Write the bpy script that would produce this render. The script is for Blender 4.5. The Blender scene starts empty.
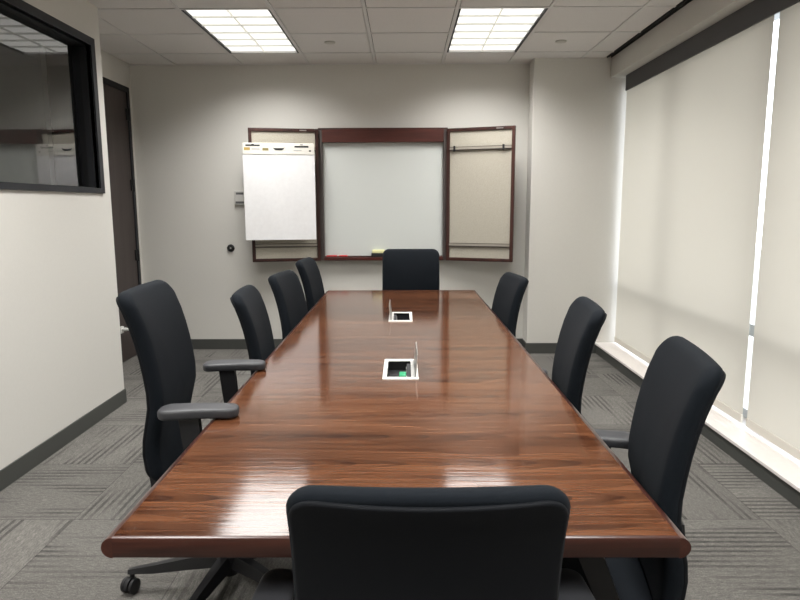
import bpy, bmesh, math, random
from mathutils import Vector, Matrix
random.seed(4)
PI = math.pi
S = bpy.context.scene
C = S.collection

# ------------------------------------------------------------------ helpers
def obj(name, bm, mat, parent=None, smooth=None, recalc=True):
    if recalc: bmesh.ops.recalc_face_normals(bm, faces=bm.faces)
    me = bpy.data.meshes.new(name)
    bm.to_mesh(me); bm.free()
    for m in (mat if isinstance(mat, (list, tuple)) else [mat]):
        me.materials.append(m)
    if smooth:
        me.shade_smooth()
        me.set_sharp_from_angle(angle=math.radians(smooth))
    o = bpy.data.objects.new(name, me)
    C.objects.link(o)
    if parent: o.parent = parent
    return o

def tag(o, label=None, cat=None, group=None, kind=None):
    if label: o['label'] = label
    if cat: o['category'] = cat
    if group: o['group'] = group
    if kind: o['kind'] = kind
    return o

def thing(name, label, cat, loc=(0, 0, 0), rz=0, group=None, kind=None):
    o = bpy.data.objects.new(name, None)
    o.empty_display_size = .05
    C.objects.link(o)
    o.location = loc; o.rotation_euler = (0, 0, rz)
    return tag(o, label, cat, group, kind)

def copy_tree(o, parent=None):
    c = o.copy(); C.objects.link(c)
    if parent: c.parent = parent
    for ch in list(o.children): copy_tree(ch, c)
    return c

def box(bm, x0, x1, y0, y1, z0, z1, bev=0, mi=0):
    vs = [bm.verts.new((x, y, z)) for x in (x0, x1) for y in (y0, y1) for z in (z0, z1)]
    F = [(0, 1, 3, 2), (4, 6, 7, 5), (0, 4, 5, 1), (2, 3, 7, 6), (0, 2, 6, 4), (1, 5, 7, 3)]
    fs = [bm.faces.new([vs[i] for i in f]) for f in F]
    for f in fs: f.material_index = mi
    if bev:
        es = list({e for f in fs for e in f.edges})
        bmesh.ops.bevel(bm, geom=es, offset=bev, segments=3, profile=.5, affect='EDGES')

def B(*a, bev=0):
    bm = bmesh.new(); box(bm, *a, bev=bev); return bm

def lathe(bm, prof, n=24, M=None):
    M = M or Matrix.Identity(4)
    rings = []
    for r, z in prof:
        if r < 1e-6: rings.append([bm.verts.new(M @ Vector((0, 0, z)))])
        else: rings.append([bm.verts.new(M @ Vector((r*math.cos(2*PI*i/n), r*math.sin(2*PI*i/n), z))) for i in range(n)])
    for a, b in zip(rings, rings[1:]):
        for i in range(n):
            j = (i+1) % n
            if len(a) == 1 and len(b) == 1: continue
            if len(a) == 1: bm.faces.new((a[0], b[i], b[j]))
            elif len(b) == 1: bm.faces.new((a[i], a[j], b[0]))
            else: bm.faces.new((a[i], a[j], b[j], b[i]))

def rrect(w, h, r, nc=6, ne=8):
    """closed outline of a rounded rectangle, ccw, edges subdivided"""
    pts = []
    cs = [(w/2-r, -h/2+r, -90), (w/2-r, h/2-r, 0), (-w/2+r, h/2-r, 90), (-w/2+r, -h/2+r, 180)]
    for k, (cx, cy, a0) in enumerate(cs):
        arc = [(cx+r*math.cos(math.radians(a0+90*i/nc)), cy+r*math.sin(math.radians(a0+90*i/nc))) for i in range(nc+1)]
        pts += arc
        nx = cs[(k+1) % 4]
        b = (nx[0]+r*math.cos(math.radians(nx[2])), nx[1]+r*math.sin(math.radians(nx[2])))
        a = arc[-1]
        for i in range(1, ne): pts.append((a[0]+(b[0]-a[0])*i/ne, a[1]+(b[1]-a[1])*i/ne))
    return pts

def pillow(bm, pts, th, r, fmap, rings=6, puff=0.0, nr=4):
    """a cushion: 2-D outline with thickness th and rounded rim r, bent by fmap(a, b, c)"""
    n = len(pts); cx = sum(p[0] for p in pts)/n; cy = sum(p[1] for p in pts)/n
    nrm = []
    for i in range(n):
        a = pts[i-1]; b = pts[(i+1) % n]
        dx, dy = b[0]-a[0], b[1]-a[1]; l = math.hypot(dx, dy) or 1
        nrm.append((-dy/l, dx/l))                  # inward for ccw
    def ring(ins, f, c):
        out = []
        for (x, y), (nx, ny) in zip(pts, nrm):
            x, y = x+nx*ins, y+ny*ins
            out.append(bm.verts.new(fmap(cx+(x-cx)*f, cy+(y-cy)*f, c)))
        return out
    L = []
    for k in range(1, rings): f = k/rings; L.append(ring(r, f, th/2+puff*(1-f**2)))
    for k in range(nr+1):
        t = PI/2*k/nr; L.append(ring(r*(1-math.sin(t)), 1, th/2-r+r*math.cos(t)))
    for k in range(nr+1):
        t = PI/2*k/nr
        if k == 0 and th/2-r < 1e-6: continue
        L.append(ring(r*(1-math.cos(t)), 1, -(th/2-r)-r*math.sin(t)))
    for k in range(rings-1, 0, -1): f = k/rings; L.append(ring(r, f, -th/2-puff*.3*(1-f**2)))
    top = bm.verts.new(fmap(cx, cy, th/2+puff)); bot = bm.verts.new(fmap(cx, cy, -th/2-puff*.3))
    for i in range(n):
        j = (i+1) % n
        bm.faces.new((top, L[0][i], L[0][j])); bm.faces.new((bot, L[-1][j], L[-1][i]))
        for a, b in zip(L, L[1:]): bm.faces.new((a[i], a[j], b[j], b[i]))

def loft(bm, secs):
    """secs: list of lists of points, capped"""
    R = [[bm.verts.new(p) for p in s] for s in secs]
    n = len(R[0])
    for a, b in zip(R, R[1:]):
        for i in range(n): bm.faces.new((a[i], a[(i+1) % n], b[(i+1) % n], b[i]))
    bm.faces.new(R[0][::-1]); bm.faces.new(R[-1])

# ---------------------------------------------------------------- materials
def mat(name, col=(.5, .5, .5), rough=.5, metal=0, **kw):
    m = bpy.data.materials.new(name); m.use_nodes = True
    b = m.node_tree.nodes['Principled BSDF']
    b.inputs['Base Color'].default_value = (*col, 1)
    b.inputs['Roughness'].default_value = rough
    b.inputs['Metallic'].default_value = metal
    for k, v in kw.items(): b.inputs[k.replace('_', ' ')].default_value = v
    return m
class NT:
    def __init__(s, m): s.t = m.node_tree; s.b = s.t.nodes.get('Principled BSDF')
    def n(s, typ, **kw):
        nd = s.t.nodes.new(typ)
        for k, v in kw.items():
            if k in nd.inputs: s.set(nd, k, v)
            else: setattr(nd, k, v)
        return nd
    def set(s, nd, k, v):
        if isinstance(v, bpy.types.NodeSocket): s.t.links.new(v, nd.inputs[k])
        else: nd.inputs[k].default_value = v
    def math(s, op, a, b=None, c=None):
        nd = s.t.nodes.new('ShaderNodeMath'); nd.operation = op
        for i, v in enumerate((a, b, c)):
            if v is not None: s.set(nd, i, v)
        return nd.outputs[0]
    def pos(s, scale=(1, 1, 1), typ='Object'):
        tc = s.t.nodes.new('ShaderNodeTexCoord'); mp = s.t.nodes.new('ShaderNodeMapping')
        s.t.links.new(tc.outputs[typ], mp.inputs[0]); mp.inputs['Scale'].default_value = scale
        return mp.outputs[0]
    def noise(s, vec, scale, detail=2, rough=.5, dist=0):
        nd = s.t.nodes.new('ShaderNodeTexNoise'); s.t.links.new(vec, nd.inputs['Vector'])
        nd.inputs['Scale'].default_value = scale; nd.inputs['Detail'].default_value = detail
        nd.inputs['Roughness'].default_value = rough; nd.inputs['Distortion'].default_value = dist
        return nd.outputs[0]
    def ramp(s, fac, stops):
        nd = s.t.nodes.new('ShaderNodeValToRGB'); s.t.links.new(fac, nd.inputs[0])
        el = nd.color_ramp.elements
        while len(el) < len(stops): el.new(.5)
        for e, (p, c) in zip(el, stops): e.position = p; e.color = (*c, 1) if len(c) == 3 else c
        return nd.outputs[0]
    def bump(s, h, strength=.1, dist=.001):
        nd = s.t.nodes.new('ShaderNodeBump'); s.t.links.new(h, nd.inputs['Height'])
        nd.inputs['Strength'].default_value = strength; nd.inputs['Distance'].default_value = dist
        s.t.links.new(nd.outputs[0], s.b.inputs['Normal']); return nd
    def base(s, sock): s.t.links.new(sock, s.b.inputs['Base Color'])

def speckle(name, c0, c1, scale, rough=.8, bump=.1, dist=.001, **kw):
    m = mat(name, c0, rough, **kw); t = NT(m); v = t.pos()
    f = t.noise(v, scale, 4, .6)
    t.base(t.ramp(f, [(.3, c0), (.7, c1)])); t.bump(f, bump, dist); return m

M = {}
M['wall'] = speckle('wall_paint', (.62, .605, .565), (.635, .62, .58), 60, .75, .05)
M['wall_warm'] = M['wall']
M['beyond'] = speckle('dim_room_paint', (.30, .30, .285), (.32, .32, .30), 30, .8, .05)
M['ceiling'] = speckle('ceiling_tile', (.67, .65, .635), (.75, .73, .715), 160, .9, .3, .002)
M['grid'] = mat('ceiling_grid_metal', (.66, .65, .64), .5)
M['baseboard'] = mat('rubber_baseboard', (.055, .057, .052), .55)
M['ledge'] = speckle('ledge_paint', (.72, .68, .65), (.75, .71, .68), 30, .45, .02)
M['dark_metal'] = mat('dark_frame_metal', (.0075, .0085, .012), .6)
M['black'] = mat('matte_black', (.006, .006, .007), .6)
M['valance'] = mat('valance_metal', (.055, .054, .058), .5)
M['alu'] = mat('window_aluminium', (.45, .48, .5), .4, .6)
M['chrome'] = mat('brushed_silver', (.7, .7, .68), .3, 1)
M['white_plastic'] = mat('white_plastic', (.75, .75, .72), .4)
M['plastic'] = mat('black_plastic', (.006, .006, .0075), .5)
M['pad'] = mat('armrest_polyurethane', (.028, .029, .033), .5)
M['paper'] = speckle('easel_paper', (.70, .695, .70), (.74, .735, .74), 25, .8, .15, .004)
M['card'] = mat('header_card', (.70, .68, .62), .6)
M['yellow'] = mat('yellow_print', (.40, .27, .07), .6)
M['olive'] = mat('olive_print', (.22, .18, .06), .6)
M['ink'] = mat('grey_print', (.35, .35, .34), .6)
M['red'] = mat('red_marker_plastic', (.5, .03, .03), .35)
M['glow_block'] = mat('pale_yellow_glow', (.72, .70, .38), .8)
M['green'] = mat('green_plug_plastic', (.02, .30, .13), .4)
M['whiteboard'] = mat('whiteboard_enamel', (.57, .59, .57), .22)
M['sprinkler'] = mat('sprinkler_paint', (.50, .49, .45), .4)
M['thermo'] = mat('thermostat_plastic', (.60, .59, .56), .5)
M['thermo_dark'] = mat('thermostat_display', (.12, .12, .12), .4)

# chair fabric
m = mat('black_mesh_fabric', (.010, .012, .015), .85); t = NT(m); v = t.pos()
f = t.noise(v, 900, 2); t.bump(f, .25, .0008)
t.base(t.ramp(f, [(.35, (.0040, .0056, .0080)), (.7, (.0085, .0115, .0155))]))
t.b.inputs['Specular IOR Level'].default_value = .12; t.b.inputs['Sheen Weight'].default_value = .01; t.b.inputs['Sheen Roughness'].default_value = .5
M['fabric'] = m

M['shell'] = mat('black_back_shell', (.006, .007, .009), .7, Specular_IOR_Level=.15)
# tackboard fabric
m = mat('tackboard_fabric', (.45, .38, .30), .95); t = NT(m)
f = t.noise(t.pos((1, 1, 2.5)), 140, 3, .7)
t.base(t.ramp(f, [(.3, (.31, .285, .235)), (.55, (.43, .40, .335)), (.8, (.52, .485, .42))])); t.bump(f, .3, .001)
M['tack'] = m

# woods
def wood(name, axis, cols, rough, coat=0, gs=1.0, bump=.0):
    m = mat(name, cols[1], rough); t = NT(m)
    sc = [1, 1, 1]
    base = {0: (.9, 14, 14), 1: (14, .9, 14), 2: (14, 14, .9)}[axis]
    v = t.pos(tuple(b*gs for b in base))
    n1 = t.noise(v, 1.0, 5, .62, .8)
    fine = {0: (6, 260, 260), 1: (260, 6, 260), 2: (260, 260, 6)}[axis]
    n2 = t.noise(t.pos(tuple(b*gs for b in fine)), 1.0, 2, .6)
    big = t.noise(t.pos(tuple(b*gs*.16 for b in base)), 1.0, 2, .5)
    h = t.math('ADD', t.math('MULTIPLY', n1, .62), t.math('MULTIPLY', n2, .25))
    h = t.math('ADD', h, t.math('MULTIPLY', big, .22))
    t.base(t.ramp(h, [(.36, cols[0]), (.52, cols[1]), (.72, cols[2])]))
    if bump: t.bump(h, bump, .002)
    if coat:
        t.b.inputs['Coat Weight'].default_value = coat; t.b.inputs['Coat Roughness'].default_value = .04
    return m
M['mahogany'] = wood('mahogany_frame', 2, [(.012, .004, .003), (.034, .0105, .0075), (.062, .020, .013)], .4)
M['mahogany_h'] = wood('mahogany_rail', 0, [(.016, .004, .003), (.055, .0115, .008), (.095, .023, .015)], .35)
M['stile'] = wood('dark_hinge_stile', 2, [(.035, .026, .024), (.060, .048, .044), (.08, .064, .058)], .5)
M['door_wood'] = wood('dark_door_wood', 2, [(.030, .021, .019), (.042, .031, .029), (.055, .042, .039)], .5)
M['edge_wood_x'] = wood('table_edge_wood', 0, [(.014, .0045, .003), (.036, .010, .006), (.065, .020, .012)], .28)
M['edge_wood_y'] = wood('table_side_wood', 1, [(.014, .0045, .003), (.036, .010, .006), (.065, .020, .012)], .28)

# table veneer: cross-banded grain with flame figure under satin lacquer
m = mat('table_veneer', (.15, .05, .02), .10, IOR=1.57); t = NT(m)
v = t.pos((1.0, 26, 1)); n1 = t.noise(v, 1.0, 5, .6, 1.2)
n2 = t.noise(t.pos((4.5, 130, 1)), 1.0, 3, .65)
wv = t.n('ShaderNodeTexWave', wave_type='BANDS', bands_direction='Y', wave_profile='SAW')
t.t.links.new(t.pos((.55, 1, 1)), wv.inputs['Vector'])
wv.inputs['Scale'].default_value = 3.2; wv.inputs['Distortion'].default_value = 9
wv.inputs['Detail'].default_value = 2; wv.inputs['Detail Scale'].default_value = 1.3
big = t.noise(t.pos((.5, 3.2, 1)), 1.0, 2)
h = t.math('ADD', t.math('MULTIPLY', n1, .40), t.math('MULTIPLY', n2, .36))
h = t.math('ADD', h, t.math('MULTIPLY', wv.outputs['Fac'], .07))
h = t.math('ADD', h, t.math('MULTIPLY', big, .22))
# nested flame figure in strips across the table
tc = t.t.nodes.new('ShaderNodeTexCoord'); sp = t.n('ShaderNodeSeparateXYZ'); t.t.links.new(tc.outputs['Object'], sp.inputs[0])
yy = t.math('ADD', t.math('DIVIDE', sp.outputs[1], .185), 50.37); cell = t.math('FLOOR', yy)
vv = t.math('MULTIPLY', t.math('SUBTRACT', t.math('FRACT', yy), .5), .185)
wob = t.math('MULTIPLY', t.math('SUBTRACT', t.noise(t.pos((2.5, 9, 1)), 1.0, 2), .5), .030)
vv = t.math('ADD', vv, wob)
ph = t.math('ADD', sp.outputs[0], t.math('MULTIPLY', t.math('MULTIPLY', vv, vv), 150))
ph = t.math('ADD', ph, t.math('MULTIPLY', t.noise(t.pos((5, 30, 1)), 1.0, 2), .06))
ph = t.math('ADD', t.math('MULTIPLY', ph, 9), t.math('MULTIPLY', cell, .37))
fl = t.math('POWER', t.math('FRACT', ph), 2.5)
msk = t.math('MAXIMUM', 0, t.math('SUBTRACT', 1, t.math('DIVIDE', t.math('ABSOLUTE', vv), .055)))
h = t.math('SUBTRACT', h, t.math('MULTIPLY', t.math('MULTIPLY', fl, msk), .13))
t.base(t.ramp(h, [(.36, (.020, .0065, .004)), (.46, (.058, .021, .0095)), (.56, (.110, .042, .019)), (.72, (.18, .080, .038))]))
bh = t.math('ADD', t.noise(t.pos((4, 60, 1)), 1.0, 3, .6), t.math('MULTIPLY', n2, .3))
t.bump(bh, .16, .0015)
M['veneer'] = m

# carpet tiles, quarter-turned, with runs of dark stripes
m = mat('carpet_tile', (.12, .12, .11), .95); t = NT(m)
tc = t.t.nodes.new('ShaderNodeTexCoord'); sp = t.n('ShaderNodeSeparateXYZ'); t.t.links.new(tc.outputs['Object'], sp.inputs[0])
T = .61
gx = t.math('DIVIDE', t.math('ADD', sp.outputs[0], 10*T+.25), T); gy = t.math('DIVIDE', t.math('ADD', sp.outputs[1], 10*T-.18), T)
ix, iy = t.math('FLOOR', gx), t.math('FLOOR', gy)
fx, fy = t.math('FRACT', gx), t.math('FRACT', gy)
par = t.math('MODULO', t.math('ADD', ix, iy), 2)
cmb = t.n('ShaderNodeCombineXYZ'); t.set(cmb, 0, ix); t.set(cmb, 1, iy)
wn = t.n('ShaderNodeTexWhiteNoise'); t.t.links.new(cmb.outputs[0], wn.inputs['Vector'])
def mixf(a, b, f): return t.math('ADD', t.math('MULTIPLY', a, t.math('SUBTRACT', 1, f)), t.math('MULTIPLY', b, f))
ac = mixf(fx, fy, par); al = mixf(fy, fx, par)                       # across / along the stripes
c2 = t.n('ShaderNodeCombineXYZ')
t.set(c2, 0, t.math('MULTIPLY', ac, 4.0)); t.set(c2, 1, t.math('MULTIPLY', al, .9)); t.set(c2, 2, t.math('MULTIPLY', wn.outputs['Value'], 37))
zone = t.noise(c2.outputs[0], 1.0, 1)
zone = t.ramp(zone, [(.47, (0, 0, 0)), (.60, (1, 1, 1))])
stripe = t.math('GREATER_THAN', t.math('FRACT', t.math('MULTIPLY', ac, 17)), .55)
c3 = t.n('ShaderNodeCombineXYZ')
t.set(c3, 0, t.math('MULTIPLY', ac, 95)); t.set(c3, 1, t.math('MULTIPLY', al, 22)); t.set(c3, 2, t.math('MULTIPLY', wn.outputs['Value'], 11))
tuft = t.noise(c3.outputs[0], 1.0, 2, .7)
fine = t.noise(t.pos((1, 1, 1)), 190, 3, .75)
seam = t.math('LESS_THAN', t.math('MINIMUM', ac, al), .006)
val = t.math('ADD', .09, t.math('MULTIPLY', tuft, .36)); val = t.math('ADD', val, t.math('MULTIPLY', fine, .60))
val = t.math('SUBTRACT', val, t.math('MULTIPLY', t.math('MULTIPLY', stripe, zone), .20))
val = t.math('SUBTRACT', val, t.math('MULTIPLY', seam, .18))
val = t.math('ADD', val, t.math('MULTIPLY', t.math('SUBTRACT', wn.outputs['Value'], .5), .07))
t.base(t.ramp(val, [(.22, (.015, .0145, .013)), (.55, (.115, .109, .099)), (.80, (.27, .257, .236))]))
t.bump(t.math('ADD', tuft, fine), .5, .004)
M['carpet'] = m

# glass panes: clear, mirror-like at a slant
def pane_mat(name, tint, ior):
    m = bpy.data.materials.new(name); m.use_nodes = True; n = m.node_tree; n.nodes.clear()
    o = n.nodes.new('ShaderNodeOutputMaterial'); mx = n.nodes.new('ShaderNodeMixShader')
    fr = n.nodes.new('ShaderNodeFresnel'); fr.inputs['IOR'].default_value = ior
    g = n.nodes.new('ShaderNodeBsdfGlossy'); g.inputs['Roughness'].default_value = .0
    tr = n.nodes.new('ShaderNodeBsdfTransparent'); tr.inputs['Color'].default_value = (*tint, 1)
    n.links.new(fr.outputs[0], mx.inputs[0]); n.links.new(tr.outputs[0], mx.inputs[1]); n.links.new(g.outputs[0], mx.inputs[2])
    n.links.new(mx.outputs[0], o.inputs[0]); return m
M['glass'] = pane_mat('clear_glass', (.94, .955, .955), 1.5)
M['inner_glass'] = pane_mat('interior_glass', (.80, .82, .82), 2.25)
M['acrylic'] = pane_mat('smoky_lid_acrylic', (.72, .73, .72), 1.6)

# roller shade cloth: reflects, and lets some daylight through
def shade_mat(name, dcol, tcol, tw):
    m = bpy.data.materials.new(name); m.use_nodes = True; n = m.node_tree; n.nodes.clear()
    o = n.nodes.new('ShaderNodeOutputMaterial'); mx = n.nodes.new('ShaderNodeMixShader'); mx.inputs[0].default_value = tw
    d = n.nodes.new('ShaderNodeBsdfDiffuse'); d.inputs['Color'].default_value = (*dcol, 1)
    tr = n.nodes.new('ShaderNodeBsdfTranslucent'); tr.inputs['Color'].default_value = (*tcol, 1)
    n.links.new(d.outputs[0], mx.inputs[1]); n.links.new(tr.outputs[0], mx.inputs[2])
    n.links.new(mx.outputs[0], o.inputs[0]); return m
M['shade'] = shade_mat('shade_cloth', (.64, .62, .575), (.83, .80, .735), .40)
M['hem'] = shade_mat('shade_hem_cloth', (.66, .63, .57), (.7, .66, .58), .12)

def emit(name, col, st):
    m = mat(name, col, .4); b = m.node_tree.nodes['Principled BSDF']
    b.inputs['Emission Color'].default_value = (*col, 1); b.inputs['Emission Strength'].default_value = st; return m
M['lens'] = emit('lamp_lens', (1, .99, .95), 1.0)
M['louver'] = shade_mat('louver_acrylic', (.9, .9, .88), (.9, .9, .88), .65)

# ------------------------------------------------------------------ setting
XL, D, H = -1.981, 6.0, 2.657
Y0 = -2.2
XREC, YL = -2.5, 4.3165
XB, XW, YP, XP = 1.82, 1.966, 5.7957, 1.155
def struct(name, bm, m, parent=None, smooth=None):
    o = obj(name, bm, m, parent, smooth)
    if not parent: o['kind'] = 'structure'
    return o

struct('floor', B(-2.62, 2.25, Y0-.1, D+.1, -.06, 0), M['carpet'])

# ceiling, tile by tile, leaving the openings of the lights
GX, GY, T = .3576, 5.5786, .61
xs = sorted({round(x, 4) for x in [-2.5, 1.79] + [GX+T*k for k in range(-6, 5)] if -2.5 <= x <= 1.79})
ys = sorted({round(y, 4) for y in [Y0, D] + [GY-T*k for k in range(-2, 16)] if Y0 <= y <= D})
LIGHTS = []
for row in (0, 1, 2):
    for x0 in (GX-3*T, GX): LIGHTS.append((x0, GY-T*2-row*4*T))
bm = bmesh.new()
for xa, xb in zip(xs, xs[1:]):
    for ya, yb in zip(ys, ys[1:]):
        cx, cy = (xa+xb)/2, (ya+yb)/2
        if any(lx < cx < lx+T and ly < cy < ly+2*T for lx, ly in LIGHTS): continue
        box(bm, xa+.016, xb-.016, ya+.016, yb-.016, H, H+.02)
struct('ceiling', bm, M['ceiling'])
bm = bmesh.new()
def inlight(x, y): return any(lx+.01 < x < lx+T-.01 and ly+.01 < y < ly+2*T-.01 for lx, ly in LIGHTS)
for x in xs[1:-1]:
    box(bm, x-.012, x+.012, Y0, D, H-.004, H+.004)
for y in ys[1:-1]:
    for xa, xb in zip(xs, xs[1:]):
        if not inlight((xa+xb)/2, y): box(bm, xa+.012, xb-.012, y-.012, y+.012, H-.0035, H+.004)
box(bm, -2.5, 1.79, D-.02, D, H-.005, H+.004)
struct('ceiling_grid', bm, M['grid'])
bm = bmesh.new(); box(bm, -2.62, 2.3, Y0-.1, D+.1, H+.16, H+.2); struct('ceiling_deck', bm, M['black'])

struct('wall_back', B(XREC-.12, 1.995, D, D+.1, 0, H+.16), M['wall'])
struct('wall_pilaster', B(XP, 1.995, YP, D, 0, H+.16, bev=.004), M['wall'])
struct('wall_front', B(-2.62, 2.25, Y0-.1, Y0, 0, H+.16), M['wall'])
# left wall with the interior window opening
WY0, WY1, WZ0, WZ1 = 1.2, 4.165, 1.495, 2.385
XI = -2.26
bm = bmesh.new()
box(bm, XI, XL, Y0, YL, 0, WZ0); box(bm, XI, XL, Y0, YL, WZ1, H+.16)
box(bm, XI, XL, Y0, WY0, WZ0, WZ1); box(bm, XI, XL, WY1, YL, WZ0, WZ1)
box(bm, XREC-.1, XI, YL-.12, YL, 0, H+.16)
struct('wall_left', bm, M['wall'])
bm = bmesh.new()
DY0, DY1, DZ = 4.90, 5.935, 2.445
box(bm, XREC-.1, XREC, YL, DY0, 0, H+.16); box(bm, XREC-.1, XREC, DY1, D, 0, H+.16); box(bm, XREC-.1, XREC, DY0, DY1, DZ, H+.16)
struct('wall_recess', bm, M['wall'])
# room beyond the interior window
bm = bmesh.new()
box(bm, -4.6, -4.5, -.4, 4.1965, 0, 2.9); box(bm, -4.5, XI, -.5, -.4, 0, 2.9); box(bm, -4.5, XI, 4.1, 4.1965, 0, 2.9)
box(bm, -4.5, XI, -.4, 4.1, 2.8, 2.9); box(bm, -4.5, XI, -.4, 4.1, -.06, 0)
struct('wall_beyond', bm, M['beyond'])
la = bpy.data.lights.new('next_room_fill', 'AREA'); la.shape = 'RECTANGLE'; la.size = .6; la.size_y = 1.2; la.energy = 14; la.color = (1, .97, .93)  # fill light added to brighten the room behind the interior glass
lo = bpy.data.objects.new('next_room_fill', la); C.objects.link(lo); lo.location = (-3.4, 1.2, 2.79)
# right wall: low plinth with ledge, bulkhead above, glazing between
struct('wall_right', B(1.805, 2.25, Y0, YP, 0, .085), M['baseboard'])
struct('trim_1', B(1.792, 2.10, Y0, YP, .085, .105, bev=.004), M['ledge'])
bm = bmesh.new(); box(bm, XB+.012, 2.25, Y0, YP, 2.487, H+.16); box(bm, 1.995, 2.25, YP, 6.9, 2.487, H+.16); box(bm, 1.995, 2.25, YP, 6.9, 0, .105)
struct('trim_2', bm, M['wall'])
bh = .1
struct('baseboard_left', B(XL, XL+.009, Y0, YL+.009, 0, bh, bev=.002), M['baseboard'])
struct('baseboard_back', B(XREC, XP, D-.009, D, 0, bh, bev=.002), M['baseboard'])
bm = bmesh.new(); box(bm, XP-.009, 1.805, YP-.009, YP, 0, bh, bev=.002); box(bm, XP-.009, XP, YP, D-.009, 0, bh, bev=.002)
struct('baseboard_pilaster', bm, M['baseboard'])
bm = bmesh.new(); box(bm, XREC, XREC+.009, YL, DY0, 0, bh, bev=.002); box(bm, XREC, XL, YL, YL+.009, 0, bh, bev=.002)
struct('baseboard_recess', bm, M['baseboard'])

# recess door
d1 = thing('door_1', None, None, (XREC, 0, 0), kind='structure')
bm = bmesh.new()
box(bm, -.08, .012, DY0, DY0+.05, 0, DZ, bev=.003); box(bm, -.08, .012, DY1-.05, DY1, 0, DZ, bev=.003); box(bm, -.08, .012, DY0, DY1, DZ-.05, DZ, bev=.003)
obj('door_frame', bm, M['dark_metal'], d1)
obj('door_slab', B(-.06, .002, DY0+.053, DY1-.053, .008, DZ-.053), M['door_wood'], d1)
for z in (2.20, 1.57, .93, .28):
    bm = bmesh.new(); lathe(bm, [(0, z-.055), (.011, z-.055), (.011, z+.055), (0, z+.055)], 12, Matrix.Translation((.018, DY1-.052, 0)))
    box(bm, .0, .016, DY1-.085, DY1-.02, z-.05, z+.05)
    obj('hinge', bm, M['black'], d1, 40)
bm = bmesh.new(); lathe(bm, [(0, 0), (.025, 0), (.025, .008), (.01, .012), (.01, .045), (0, .045)], 16, Matrix.Translation((.002, DY0+.12, 1.02)) @ Matrix.Rotation(PI/2, 4, 'Y'))
box(bm, .035, .05, DY0+.11, DY0+.23, 1.01, 1.03, bev=.004)
obj('door_lever', bm, M['chrome'], d1, 40)
bm = bmesh.new(); box(bm, 0, .02, 5.42, 5.48, .27, .33, bev=.004); lathe(bm, [(0, 0), (.014, 0), (.016, .03), (.012, .05), (0, .05)], 14, Matrix.Translation((.02, 5.45, .305)) @ Matrix.Rotation(PI/2, 4, 'Y'))
obj('door_stop', bm, M['white_plastic'], d1, 40)

# interior window in the left wall
w = thing('window_1', None, None, (0, 0, 0), kind='structure')
bm = bmesh.new(); xa = XL+.012
t_ = .05
for (y0, y1, z0, z1) in ((WY0-t_, WY1+t_, WZ1, WZ1+t_), (WY0-t_, WY1+t_, WZ0-.032, WZ0), (WY0-t_, WY0, WZ0, WZ1), (WY1, WY1+t_, WZ0, WZ1)):
    box(bm, XL-.02, xa, y0, y1, z0, z1)
obj('frame', bm, M['dark_metal'], w)
bm = bmesh.new()
for (y0, y1, z0, z1) in ((WY0, WY1, WZ1-.006, WZ1), (WY0, WY1, WZ0, WZ0+.006), (WY0, WY0+.006, WZ0+.006, WZ1-.006), (WY1-.006, WY1, WZ0+.006, WZ1-.006)):
    box(bm, XI-.01, XL-.02, y0, y1, z0, z1)
obj('jamb', bm, M['dark_metal'], w)
bm = bmesh.new(); vs = [bm.verts.new((-2.045, y, z)) for y, z in ((WY0+.006, WZ0+.006), (WY1-.006, WZ0+.006), (WY1-.006, WZ1-.006), (WY0+.006, WZ1-.006))]; bm.faces.new(vs)
obj('pane', bm, M['inner_glass'], w, recalc=False)

# glazing behind the shades
gy = [6.9, 4.80, 3.53, 2.36, 1.21, .06, -1.09, Y0]
for k, (yb, ya) in enumerate(zip(gy, gy[1:])):
    w = thing('window_%d' % (k+2), None, None, kind='structure')
    bm = bmesh.new(); a = .03
    box(bm, 2.06, 2.16, ya, ya+a, .105, 2.487); box(bm, 2.06, 2.16, yb-a, yb, .105, 2.487)
    box(bm, 2.06, 2.16, ya+a, yb-a, .105, .16); box(bm, 2.06, 2.16, ya+a, yb-a, 2.43, 2.487)
    obj('window_frame', bm, M['alu'], w)
    obj('transom', B(2.05, 2.16, ya+a, yb-a, .61, .68), M['alu'], w)
    for z0, z1 in ((.16, .61), (.68, 2.43)):
        bm = bmesh.new(); bm.faces.new([bm.verts.new((2.11, y, z)) for y, z in ((ya+a, z0), (ya+a, z1), (yb-a, z1), (yb-a, z0))])
        obj('pane', bm, M['glass'], w, recalc=False)
tag(obj('shade_valance', B(1.93, 1.942, Y0, 5.69, 2.356, 2.487, bev=.003), M['valance']), 'long dark grey metal shade valance running along the top of the windows', 'valance')
shd = [(3.53, 5.752, 'beige roller shade pulled down over the far window, ending at the white pilaster'),
       (1.18, 3.478, 'beige roller shade pulled down over the nearer window, at the right edge of the photo'),
       (-2.15, 1.12, 'beige roller shade over the window beside the camera')]
for ya, yb, lab in shd:
    s = thing('roller_shade', lab, 'roller shade', (XW, (ya+yb)/2, .121), group='roller shades on the window wall')
    hw = (yb-ya)/2
    bm = bmesh.new(); box(bm, -.0008, .0008, -hw, hw, .05, 2.30)
    obj('shade_cloth', bm, M['shade'], s)
    obj('hem_bar', B(-.006, .006, -hw, hw, 0, .05, bev=.003), M['hem'], s)
    bm = bmesh.new(); lathe(bm, [(0, -hw), (.025, -hw), (.025, hw), (0, hw)], 16, Matrix.Translation((.02, 0, 2.305)) @ Matrix.Rotation(PI/2, 4, 'X'))
    obj('roller_tube', bm, M['alu'], s, 40)

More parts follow.
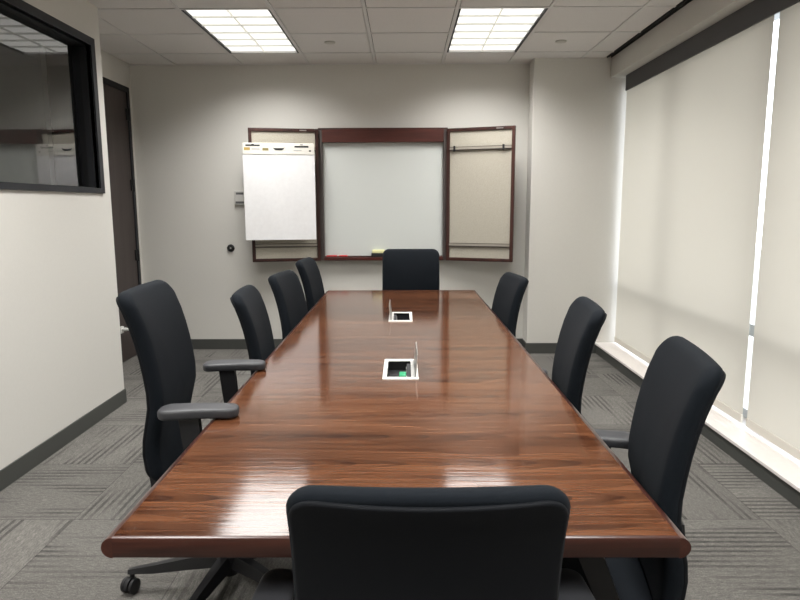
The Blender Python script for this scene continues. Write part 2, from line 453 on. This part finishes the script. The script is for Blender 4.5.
# slot diffuser
s = thing('slot_diffuser', 'long black linear slot diffuser in the ceiling beside the window bulkhead', 'air vent', (1.81, (Y0+YP)/2, H))
L2 = (YP-Y0)/2
obj('slot', B(-.02, .022, -L2, L2, .03, .05), M['black'], s)
bm = bmesh.new(); box(bm, -.02, -.014, -L2, L2, -.002, .03); box(bm, .016, .022, -L2, L2, -.002, .03); box(bm, -.003, .001, -L2, L2, .004, .03)
obj('slot_frame', bm, M['black'], s)

# ------------------------------------------------------------- ceiling lights
def make_light():
    s = thing('ceiling_light', '', 'ceiling light', group='fluorescent ceiling lights')
    w, l = T, 2*T
    bm = bmesh.new()
    for (x0, x1, y0, y1) in ((.012, .026, .012, l-.012), (w-.026, w-.012, .012, l-.012), (.026, w-.026, .012, .014), (.026, w-.026, l-.014, l-.012)):
        box(bm, x0, x1, y0, y1, -.003, .10)
    obj('light_frame', bm, M['black'], s)
    bm = bmesh.new(); box(bm, .026, w-.026, .014, .02, -.002, .02); obj('end_cap', bm, M['grid'], s)
    bm = bmesh.new(); box(bm, .026, w-.026, l-.02, l-.014, -.002, .02); obj('end_cap', bm, M['grid'], s)
    obj('lamp_lens', B(.026, w-.026, .02, l-.02, .014, .02), M['lens'], s)
    bm = bmesh.new()
    xm = w/2; ny = 6; yy = [.02+(l-.04)*k/ny for k in range(ny+1)]
    def blade(p0, p1, th):                                   # parabolic blade: wide at top, narrow at bottom
        d = (Vector(p1)-Vector(p0)).normalized(); nrm = Vector((-d.y, d.x, 0))
        prof = [(-th, .0138), (-th*.45, .008), (-th*.2, .002), (th*.2, .002), (th*.45, .008), (th, .0138)]
        loft(bm, [[tuple(Vector((q[0], q[1], 0))+nrm*a+Vector((0, 0, z))) for a, z in prof] for q in (p0, p1)])
    blade((xm, .02), (xm, l-.02), .008)
    for y in yy[1:-1]:
        blade((.026, y), (xm-.004, y), .012); blade((xm+.004, y), (w-.026, y), .012)
    obj('louver', bm, M['louver'], s, 50)
    return s
proto = make_light()
labs = ['bright fluorescent troffer near the back wall, left of the two in view',
        'bright fluorescent troffer near the back wall, right of the two in view',
        'unseen fluorescent troffer added over the left side of the table middle, above the frame',
        'unseen fluorescent troffer added over the right side of the table middle, above the frame',
        'unseen fluorescent troffer added behind the camera on the left', 'unseen fluorescent troffer added behind the camera on the right']
POWER = [31, 31, 37, 37, 40, 40]  # all but the first pair are unseen, added to light the room
for k, (lx, ly) in enumerate(LIGHTS):
    o = proto if k == 0 else copy_tree(proto)
    o.location = (lx, ly, H); o['label'] = labs[k]
    la = bpy.data.lights.new('lamp_glow', 'AREA'); la.shape = 'RECTANGLE'; la.size = T-.06; la.size_y = 2*T-.05
    la.energy = POWER[k]; la.color = (1, .985, .96); la.spread = math.radians(138)
    lo = bpy.data.objects.new('lamp_glow', la); C.objects.link(lo); lo.location = (lx+T/2, ly+T, H-.001)

for x, lab in ((-.575, 'small round sprinkler cover in the ceiling tile beside the left light'), (1.246, 'small round sprinkler cover in the ceiling tile beside the right light')):
    bm = bmesh.new(); lathe(bm, [(0, 0), (.030, 0), (.042, .003), (.044, .012), (0, .012)], 24)
    o = obj('sprinkler_cover', bm, M['sprinkler'], None, 40); o.location = (x, 5.22, H-.012)
    tag(o, lab, 'sprinkler', 'ceiling sprinkler covers')

# ------------------------------------------------------------- table
TX0, TX1, TY0, TY1, TZ, TT = -.590, .556, 1.138, 4.765, .74, .042
tb = thing('conference_table', 'long glossy reddish brown wooden conference table with rounded edges', 'table', ((TX0+TX1)/2, (TY0+TY1)/2, 0))
cx, cy = tb.location.x, tb.location.y
hx, hy = (TX1-TX0)/2, (TY1-TY0)/2
BOXES = [(-.0115, 2.411), (-.0165, 3.59)]                  # power boxes, rotated lengthwise
bw, bl = .058, .142
e, e2 = .022, .010
tx0, tx1, ty0, ty1 = -hx+e, hx-e, -hy+e2, hy-e2
xc = sorted([tx0, tx1] + [v for bx, by in BOXES for v in (bx-bw-cx, bx+bw-cx)])
yc = sorted([ty0, ty1] + [v for bx, by in BOXES for v in (by-bl-cy, by+bl-cy)])
bm = bmesh.new(); hole = lambda x, y: any(abs(x+cx-bx) < bw-.003 and abs(y+cy-by) < bl for bx, by in BOXES)
Z1, Z0 = TZ, TZ-TT
V = {}
def gv(x, y, z):
    k = (round(x, 5), round(y, 5), z)
    if k not in V: V[k] = bm.verts.new((x, y, z))
    return V[k]
# per-box cells so that each hole keeps its own width
cells = []
ysplit = [ty0, BOXES[0][1]-bl-cy, BOXES[0][1]+bl-cy, BOXES[1][1]-bl-cy, BOXES[1][1]+bl-cy, ty1]
for k in range(5):
    ya, yb = ysplit[k], ysplit[k+1]
    if k in (1, 3):
        bx = BOXES[k//2][0]-cx
        cells += [(tx0, bx-bw, ya, yb), (bx+bw, tx1, ya, yb)]
    else: cells.append((tx0, tx1, ya, yb))
for xa, xb, ya, yb in cells: box(bm, xa, xb, ya, yb, Z0, Z1)
obj('tabletop', bm, M['veneer'], tb)
def nose(p0, p1, out, flat):
    """edge moulding from p0 to p1: half-round along the sides, flat with eased arrises across the ends"""
    bm = bmesh.new(); o = Vector(out)
    if flat:
        h, q = TT/2, .0035
        prof = [(0, h), (e2-q, h), (e2-q*.3, h-q*.3), (e2, h-q), (e2, -h+q), (e2-q*.3, -h+q*.3), (e2-q, -h), (0, -h)]
    else:
        prof = [(0, TT/2)] + [(e*math.sin(a), TT/2*math.cos(a)) for a in [PI*i/14 for i in range(1, 14)]] + [(0, -TT/2)]
    loft(bm, [[tuple(Vector((*p, TZ-TT/2)) + Vector((*(o*a), z))) for a, z in prof] for p in (p0, p1)]); return bm
for p0, p1, out, mm, fl in (((tx0, ty0), (tx1, ty0), (0, -1), 'edge_wood_x', 1), ((tx1, -hy), (tx1, hy), (1, 0), 'edge_wood_y', 0),
                        ((tx1, ty1), (tx0, ty1), (0, 1), 'edge_wood_x', 1), ((tx0, hy), (tx0, -hy), (-1, 0), 'edge_wood_y', 0)):
    obj('edge_moulding', nose(p0, p1, out, fl), M[mm], tb, 35)
for y in (-.80, .95):
    bm = bmesh.new(); box(bm, -.11, .11, y-.28, y+.28, .05, Z0, bev=.012); obj('pedestal', bm, M['mahogany'], tb, 35)
    bm = bmesh.new(); box(bm, -.115, .115, y-.30, y+.30, 0, .05, bev=.01); obj('plinth', bm, M['mahogany_h'], tb, 35)

# power boxes set in the table
def power_box(x, y, side, lab, plug):
    s = thing('power_box', lab, 'power box', (x, y, TZ), group='power boxes set in the table')
    W, L = .067, .154; iw, il = .046, .125
    off = -.006*side
    bm = bmesh.new(); zt = .004
    for (x0, x1, y0, y1) in ((-W, -iw+off, -L, L), (iw+off, W, -L, L), (-iw+off, iw+off, -L, -il), (-iw+off, iw+off, il, L)):
        box(bm, x0, x1, y0, y1, 0, zt)
    obj('frame', bm, M['white_plastic'], s)
    bm = bmesh.new(); a, b, dz = bw-.004, bl-.004, -.041; tk = .004
    box(bm, -a, a, -b, b, dz, dz+tk); box(bm, -a, -a+tk, -b, b, dz, -.0005); box(bm, a-tk, a, -b, b, dz, -.0005)
    box(bm, -a, a, -b, -b+tk, dz, -.0005); box(bm, -a, a, b-tk, b, dz, -.0005)
    obj('well', bm, M['black'], s)
    sx = (iw-.012)*side
    bm = bmesh.new(); box(bm, sx-.010, sx+.010, -il+.01, il-.01, -.036, -.006)
    obj('socket_strip', bm, M['pad'], s)
    for yy in (-.06, .0, .06):
        obj('socket', B(sx-.013 if side > 0 else sx+.010, sx-.010 if side > 0 else sx+.013, yy-.02, yy+.02, -.03, -.010), M['chrome'], s)
    if plug:
        bm = bmesh.new(); box(bm, -.006, .022, -.075, -.015, -.036, -.004, bev=.005); box(bm, -.016, .002, -.11, -.06, -.036, -.012, bev=.004)
        obj('green_plug', bm, M['green'], s, 40)
    # lid standing open on its hinge
    hxp = (W-.012)*side
    bm = bmesh.new(); ang = .10*side
    def P(yv, h, o): return (hxp + h*math.sin(ang) + o, yv, zt+h)
    loft(bm, [[P(-.135, .004, -.002), P(-.135, .004, .002), P(-.115, .082, .002), P(-.115, .082, -.002)],
              [P(.135, .004, -.002), P(.135, .004, .002), P(.115, .082, .002), P(.115, .082, -.002)]])
    obj('lid', bm, M['lid'], s)
    bm = bmesh.new(); lathe(bm, [(0, -.13), (.004, -.13), (.004, .13), (0, .13)], 10, Matrix.Translation((hxp, 0, .005)) @ Matrix.Rotation(PI/2, 4, 'X'))
    obj('hinge', bm, M['chrome'], s, 40)
M['lid'] = mat('brushed_lid', (.42, .41, .39), .35, .7)
power_box(*BOXES[0], 1, 'white framed power box in the table with lid raised on its right, green plug inside', True)
power_box(*BOXES[1], -1, 'white framed power box nearer the far table end with lid raised on its left', False)

# ------------------------------------------------------------- chairs
PROF = [(0, -.182), (.08, -.196), (.16, -.192), (.27, -.170), (.38, -.180), (.48, -.201), (.56, -.226), (.63, -.258)]
def prof(b):
    if b <= 0: return PROF[0][1]
    for i in range(len(PROF)-1):
        (a0, v0), (a1, v1) = PROF[i], PROF[i+1]
        if b <= a1:
            # catmull-rom
            vm = PROF[max(i-1, 0)][1]; vp = PROF[min(i+2, len(PROF)-1)][1]; u = (b-a0)/(a1-a0)
            m0, m1 = (v1-vm)/2, (vp-v0)/2
            return (2*u**3-3*u**2+1)*v0+(u**3-2*u**2+u)*m0+(-2*u**3+3*u**2)*v1+(u**3-u**2)*m1
    return PROF[-1][1]+(b-.63)*-.4
CH = 'black fabric task chairs around the conference table'
def make_chair(loc, rz, top, label, seat=None, arm=None, base_rot=0, back_len=.635, slide=(0, 0), spread=.28, bwid=.428):
    s = thing('office_chair', label, 'chair', (loc[0], loc[1], 0), rz, CH)
    z_bot = top-back_len
    sh = seat if seat else top-.63            # seat top height
    ah = arm if arm else top-.337            # arm pad top
    k = back_len/.63
    def bmap(a, b, c):
        bb = b+back_len/2
        t = bb/back_len
        wf = .86+.14*min(1, max(0, t)/.45)**.8 if t < .45 else 1.0
        curv = .016*(a/.23)**2*(.4+.6*t)
        dip = 0
        return (a*wf, prof(bb/k)+c+curv, z_bot+bb+dip)
    bm = bmesh.new(); pillow(bm, rrect(bwid, back_len, .050, 7, 10), .050, .022, bmap, 7, .004, 4)
    obj('backrest', bm, M['fabric'], s, 60)
    def shell(a, b, c):
        x, y, z = bmap(a, b, c-.022)
        t = (b+back_len/2)/back_len
        return (x, y, z-.010*(1-min(1, abs(a)/.21)**2)*max(0, (t-.55)/.45)**2)
    bm = bmesh.new(); pillow(bm, rrect(bwid-.014, back_len-.020, .046, 7, 10), .016, .0075, shell, 7, .0, 3)
    obj('back_shell', bm, M['shell'], s, 60)
    def smap(a, b, c):
        f = max(0, (b-.10)/.14)
        return (a, b+.035, sh-.045+c-.035*f*f+.010*(abs(a)/.24)**3)
    bm = bmesh.new(); pillow(bm, rrect(.475, .46, .09, 6, 6), .085, .035, smap, 6, .006, 4)
    obj('seat', bm, M['fabric'], s, 60)
    bm = bmesh.new(); pillow(bm, rrect(.38, .36, .06, 4, 4), .04, .012, lambda a, b, c: (a, b+.01, sh-.105+c), 3)
    obj('seat_pan', bm, M['plastic'], s, 40)
    # spine from pan up to the back
    bm = bmesh.new(); secs = []
    for y, z, w, th in ((-.06, sh-.115, .05, .012), (-.17, sh-.112, .05, .013), (-.235, sh-.07, .045, .013), (-.248, sh+.04, .04, .011), (-.238, sh+.17, .032, .008)):
        flat = y > -.2
        secs.append([(-w, y, z-th) if flat else (-w, y-th, z), (w, y, z-th) if flat else (w, y-th, z), (w, y, z+th) if flat else (w, y+th, z), (-w, y, z+th) if flat else (-w, y+th, z)])
    loft(bm, secs); obj('back_bracket', bm, M['plastic'], s)
    # arms
    for sd in (-1, 1):
        sl = slide[0 if sd < 0 else 1]
        bm = bmesh.new()
        pillow(bm, rrect(.082, .24, .034, 6, 5), .030, .009, lambda a, b, c: (sd*spread+a*(1-.12*(b/.125)), b-.010+sl, ah-.015+c-.004*(b/.125)**2), 4, .002, 3)
        pad = obj('arm_pad', bm, M['pad'], s, 50)
        bm = bmesh.new()
        zs = sh-.10
        secs = []
        for (x, y, z, wx, wy) in ((.12, -.01, zs-.01, .012, .035), (.262, -.01, zs, .012, .034), (spread-.002, -.005, zs+.03, .013, .032), (spread+.001, -.025, (zs+ah)/2, .013, .027), (spread+.001, -.040+sl*.7, ah-.028, .015, .030)):
            if x < .27:
                secs.append([(sd*x, y-wy, z-wx), (sd*x, y+wy, z-wx), (sd*x, y+wy, z+wx), (sd*x, y-wy, z+wx)])
            else:
                secs.append([(sd*(x+wx), y-wy, z), (sd*(x+wx), y+wy, z), (sd*(x-wx), y+wy, z), (sd*(x-wx), y-wy, z)])
        loft(bm, secs); 
        obj('arm_post', bm, M['plastic'], s)
    bm = bmesh.new(); box(bm, -.075, .075, -.10, .09, sh-.165, sh-.12, bev=.012); obj('tilt_mechanism', bm, M['plastic'], s)
    bm = bmesh.new(); lathe(bm, [(0, .065), (.03, .065), (.03, .24), (.022, .245), (.022, sh-.16), (0, sh-.16)], 20)
    obj('gas_column', bm, M['plastic'], s, 40)
    bm = bmesh.new(); lathe(bm, [(0, .055), (.028, .055), (.036, .07), (.046, .095), (.048, .135), (.036, .148), (0, .148)], 24)
    obj('hub', bm, M['plastic'], s, 40)
    R = .350
    for i in range(5):
        a = -PI/2+base_rot+2*PI*i/5; rot = Matrix.Rotation(a, 4, 'Z')
        bm = bmesh.new(); secs = []
        for r, w, z0, z1 in ((.03, .030, .095, .142), (.14, .024, .085, .125), (.27, .018, .072, .100), (R+.012, .013, .070, .084)):
            secs.append([tuple(rot @ Vector(p)) for p in ((r, -w, z0), (r, w, z0), (r, w*.6, z1), (r, -w*.6, z1))])
        loft(bm, secs); lg = obj('base_leg', bm, M['plastic'], s)
        bm = bmesh.new(); sw = Matrix.Translation(rot @ Vector((R, 0, 0))) @ Matrix.Rotation(a+1.2+i, 4, 'Z')
        for o in (-.017, .017):
            lathe(bm, [(0, -.009), (.021, -.009), (.027, -.005), (.027, .005), (.021, .009), (0, .009)], 20, sw @ Matrix.Translation((.012, o, .027)) @ Matrix.Rotation(PI/2, 4, 'X'))
        lathe(bm, [(0, .02), (.009, .02), (.009, .072), (0, .072)], 10, sw)
        pr = []
        for ang in range(-10, 191, 20):
            ca, sa = math.cos(math.radians(ang)), math.sin(math.radians(ang)); pr.append((ca, sa))
        loft(bm, [[tuple(sw @ Vector((.012+.030*c, y, .027+.030*s_))) for c, s_ in pr] for y in (-.007, .007)])
        obj('caster', bm, M['plastic'], lg, 40)
    return s
def face(deg): return math.radians(deg)
# local +Y is the way the sitter faces
make_chair((.038, 1.165), 0, .948, 'black office chair in the foreground seen from behind, at the near end of the table', seat=.42, arm=.60, back_len=.57, spread=.305, bwid=.452)
make_chair((-.633, 2.125), face(-90+4), 1.113, 'tallest black office chair on the left, nearest the camera, armrests above the table edge')
make_chair((-.490, 2.885), face(-90+4), 1.0, 'black office chair on the left side, second from the camera')
make_chair((-.474, 3.67), face(-90-6), .99, 'black office chair on the left side, third from the camera, under the flip chart', base_rot=.3)
make_chair((-.466, 4.51), face(-90-4), 1.0, 'black office chair on the left side, farthest from the camera', base_rot=.12)
make_chair((.492, 1.61), face(90-10), 1.014, 'large black office chair on the right side, nearest the camera, in front of the window', slide=(.12, -.05), base_rot=.0)
make_chair((.466, 2.40), face(90-6), 1.01, 'black office chair on the right side, second from the camera')
make_chair((.458, 3.89), face(90+7), .948, 'black office chair on the right side, farthest from the camera, before the pilaster')
make_chair((.06, 4.79), PI, 1.035, 'black office chair facing the camera at the far end of the table, before the whiteboard', base_rot=0, bwid=.452, arm=.675)

# ------------------------------------------------------------- whiteboard cabinet
CX0, CX1, CZ0, CZ1, CD = -.777, .407, .870, 2.068, .09
cb = thing('whiteboard_cabinet', 'dark mahogany wall cabinet with open tackboard doors and a whiteboard inside', 'whiteboard', ((CX0+CX1)/2, D, CZ0))
ox = (CX0+CX1)/2; hw = (CX1-CX0)/2; hh = CZ1-CZ0
obj('case_back', B(-hw+.02, hw-.02, -.02, 0, .02, hh-.02), M['stile'], cb)
for sd in (-1, 1):
    x0, x1 = (-hw, -hw+.036) if sd < 0 else (hw-.036, hw)
    obj('side_stile', B(x0, x1, -CD, 0, 0, hh, bev=.003), M['stile'], cb)
obj('header_panel', B(-hw+.036, hw-.036, -CD-.004, 0, hh-.115, hh, bev=.003), M['mahogany_h'], cb)
obj('top_cap', B(-hw, hw, -CD-.006, 0, hh, hh+.012, bev=.002), M['mahogany_h'], cb)
obj('whiteboard_panel', B(-hw+.036, hw-.036, -.045, -.02, .04, hh-.115), M['whiteboard'], cb)
obj('marker_tray', B(-hw+.036, hw-.036, -CD-.012, 0, 0, .032, bev=.003), M['mahogany_h'], cb)
def make_door(hx_, ang, sd):
    d = thing('cabinet_door', None, None); d.parent = cb; d.location = (hx_, -CD, 0); d.rotation_euler = (0, 0, ang)
    W = .622; x0, x1 = (0, W) if sd > 0 else (-W, 0)
    bm = bmesh.new(); f = .03
    box(bm, x0, x0+f, -.032, .0, 0, hh, bev=.003); box(bm, x1-f, x1, -.032, .0, 0, hh, bev=.003)
    box(bm, x0+f, x1-f, -.032, .0, 0, f, bev=.003); box(bm, x0+f, x1-f, -.032, .0, hh-f, hh, bev=.003)
    obj('door_frame', bm, M['mahogany'], d)
    obj('tackboard', B(x0+f, x1-f, -.02, -.004, f, hh-f), M['tack'], d)
    for z in (hh-.185, .145):
        bm = bmesh.new(); box(bm, x0+f, x1-f, -.032, -.020, z-.006, z+.016, bev=.002)
        rl = obj('rail', bm, M['rail'], d)
        obj('rail_lip', B(x0+f, x1-f, -.037, -.020, z-.013, z-.006), M['rail_dark'], rl); obj('rail_edge', B(x0+f, x1-f, -.033, -.020, z+.016, z+.020), M['rail_dark'], rl)
    z = hh-.185
    for xh in (x0+.075, x1-.10):
        bm = bmesh.new(); box(bm, xh-.009, xh+.009, -.046, -.034, z-.022, z+.028, bev=.003); box(bm, xh-.006, xh+.006, -.06, -.044, z-.022, z-.012, bev=.002)
        obj('hook', bm, M['black'], d)
    for xm in (x0+W*.78,):
        obj('latch_plate', B(xm-.03, xm+.03, -.034, -.031, hh-.02, hh-.012), M['chrome'], d)
    obj('door_back', B(x0+.005, x1-.005, -.004, .0005, .005, hh-.005), M['mahogany'], d)
    return d
M['rail'] = mat('tan_rail', (.30, .27, .23), .5)
M['rail_dark'] = mat('bronze_rail_lip', (.035, .026, .022), .5)
make_door(-hw, math.radians(12.3), -1)
make_door(hw, math.radians(-19.8), 1)

# flip chart pad hanging from the left door
pd = thing('flip_chart_pad', 'white flip chart pad with printed header hanging on the left cabinet door', 'flip chart', (-1.105, 5.730, 1.075), math.radians(10.0))
pw, ph = .314, .855
bm = bmesh.new(); n = 14
def sheet(x0, x1, z0, z1, y0, amp):
    nx, nz = 16, 20
    for s_ in (0, 1):
        g = [[bm.verts.new((x0+(x1-x0)*i/nx, y0+(.012 if s_ else 0)+(0 if s_ else -amp*math.sin(i*.9+j*.35)*math.sin(PI*i/nx)), z0+(z1-z0)*j/nz)) for j in range(nz+1)] for i in range(nx+1)]
        for i in range(nx):
            for j in range(nz): bm.faces.new((g[i][j], g[i+1][j], g[i+1][j+1], g[i][j+1]))
        if s_: continue
        g0 = g
    # rim
    def rim(seq_a, seq_b):
        for i in range(len(seq_a)-1): bm.faces.new((seq_a[i], seq_a[i+1], seq_b[i+1], seq_b[i]))
    rim(g0[0], g[0]); rim(g0[-1], g[-1]); rim([c[0] for c in g0], [c[0] for c in g]); rim([c[-1] for c in g0], [c[-1] for c in g])
sheet(-pw, pw, 0, ph-.09, -.006, .0015)
obj('paper_sheets', bm, M['paper'], pd, 40)
bm = bmesh.new(); pillow(bm, rrect(2*pw, .10, .014, 5, 4), .016, .003, lambda a, b, c: (a, -.002-c, ph-.05+b), 3)
obj('header_card', bm, M['card'], pd, 40)
for x, z, hwid, hht, mm, nm in ((-.225, ph-.022, .062, .007, 'black', 'hanging_slot'), (.20, ph-.030, .062, .007, 'black', 'hanging_slot'),
                            (-.275, ph-.052, .026, .012, 'yellow', 'printed_label'), (-.115, ph-.055, .026, .011, 'olive', 'printed_label'),
                            (-.20, ph-.054, .036, .004, 'ink', 'printed_line'), (.165, ph-.064, .035, .003, 'ink', 'printed_line'), (.275, ph-.066, .009, .006, 'black', 'printed_mark')):
    obj(nm, B(x-hwid, x+hwid, -.0115, -.0105, z-hht, z+hht), M[mm], pd)
for x in (-.225, .20):
    obj('slot_tab', B(x-.012, x+.012, -.0115, -.0105, ph-.016, ph-.010), M['black'], pd)
bm = bmesh.new()
loft(bm, [[(x, y, z) for x, z in ((-.052, ph-.036), (-.040, ph-.056), (-.025, ph-.062), (.025, ph-.062), (.040, ph-.056), (.052, ph-.036), (.040, ph-.044), (-.040, ph-.044))] for y in (-.0125, -.0105)])
obj('handle_cutout', bm, M['black'], pd)

# things on the marker tray
def marker(x, z, ln, lab, mm, cat='marker', grp=None):
    bm = bmesh.new(); lathe(bm, [(0, 0), (.005, 0), (.008, .01), (.008, ln*.62), (.0088, ln*.63), (.0088, ln-.003), (0, ln)], 14, Matrix.Rotation(PI/2, 4, 'Y'))
    o = obj('marker', bm, M[mm], None, 40); o.location = (x, D-CD-.001+.012, z); tag(o, lab, cat, grp)
TRZ = CZ0+.0325
marker(-.725, TRZ+.0088, .105, 'red marker at the left end of the whiteboard tray', 'red')
marker(-.608, TRZ+.0088, .085, 'red marker to the right of the first on the whiteboard tray', 'red')
er = thing('whiteboard_eraser', 'black whiteboard eraser on the marker tray, yellow block standing in for the glow above it', 'eraser', (-.235, D-CD+.022, TRZ))
obj('felt_block', B(-.065, .065, -.022, .022, 0, .034, bev=.004), M['black'], er)
obj('glow_block', B(-.058, .058, -.019, .019, .034, .066, bev=.006), M['glow_block'], er)  # solid block coloured as the yellow glow on the whiteboard
marker(-.160, TRZ+.0088, .12, 'dark marker lying right of the eraser on the tray', 'thermo_dark')

# thermostat, bumper
th = thing('thermostat', 'small grey thermostat on the back wall half behind the flip chart pad', 'thermostat', (-1.535, D, 1.39))
obj('thermostat_body', B(-.045, .045, -.028, 0, 0, .13, bev=.005), M['thermo'], th)
obj('display', B(-.03, .042, -.030, -.027, .095, .115), M['thermo_dark'], th)
obj('button_strip', B(-.036, .042, -.030, -.027, .012, .032), M['thermo_dark'], th)
bp = thing('wall_bumper', 'round black wall bumper low on the back wall left of the cabinet', 'wall bumper', (-1.641, D, .984))
bm = bmesh.new(); lathe(bm, [(0, 0), (.034, 0), (.036, .008), (.030, .022), (.018, .026), (.014, .014), (0, .014)], 28, Matrix.Rotation(PI/2, 4, 'X')); obj('rubber_ring', bm, M['black'], bp, 40)
bm = bmesh.new(); lathe(bm, [(0, .014), (.008, .014), (.008, .019), (0, .019)], 14, Matrix.Rotation(PI/2, 4, 'X')); obj('centre_screw', bm, M['chrome'], bp, 40)

# ------------------------------------------------------------- outside and light
tag(obj('outdoor_ground', B(2.4, 60, -40, 60, -3.2, -3.0), speckle('pavement', (.30, .30, .29), (.38, .38, .36), 3, .9)), kind='structure')
W = bpy.data.worlds.new('sky'); S.world = W; W.use_nodes = True
nt = W.node_tree; bg = nt.nodes['Background']
tc = nt.nodes.new('ShaderNodeTexCoord'); sx = nt.nodes.new('ShaderNodeSeparateXYZ'); rp = nt.nodes.new('ShaderNodeValToRGB')
nt.links.new(tc.outputs['Generated'], sx.inputs[0]); nt.links.new(sx.outputs[2], rp.inputs[0]); nt.links.new(rp.outputs[0], bg.inputs[0])
rp.color_ramp.elements[0].position = 0; rp.color_ramp.elements[0].color = (.97, .97, 1, 1)
rp.color_ramp.elements[1].position = .6; rp.color_ramp.elements[1].color = (.88, .93, 1, 1)
bg.inputs[1].default_value = 5.6

# ------------------------------------------------------------- camera
f, pitch, yaw, roll, CH_ = 630.16, math.radians(8.497), math.radians(-.3172), math.radians(-.1814), 1.3761
rt = Vector((math.cos(yaw), -math.sin(yaw), 0))
fw = Vector((math.sin(yaw)*math.cos(pitch), math.cos(yaw)*math.cos(pitch), -math.sin(pitch)))
up = Vector((math.sin(yaw)*math.sin(pitch), math.cos(yaw)*math.sin(pitch), math.cos(pitch)))
r2 = rt*math.cos(roll)+up*math.sin(roll); u2 = up*math.cos(roll)-rt*math.sin(roll)
cam = bpy.data.cameras.new('camera'); co = bpy.data.objects.new('camera', cam); C.objects.link(co)
mw = Matrix((r2, u2, -fw)).transposed().to_4x4(); mw.translation = (0, 0, CH_); co.matrix_world = mw
cam.sensor_width = 36; cam.lens = f*36/800; cam.clip_start = .05; S.camera = co

S.view_settings.view_transform = 'Standard'; S.view_settings.look = 'None'
S.view_settings.exposure = .06; S.view_settings.gamma = 1
try: S.view_settings.use_curve_mapping = False
except Exception: pass
S.cycles.max_bounces = 10; S.cycles.diffuse_bounces = 6; S.cycles.transparent_max_bounces = 12
S.cycles.caustics_reflective = False; S.cycles.caustics_refractive = False
S.cycles.sample_clamp_indirect = 6
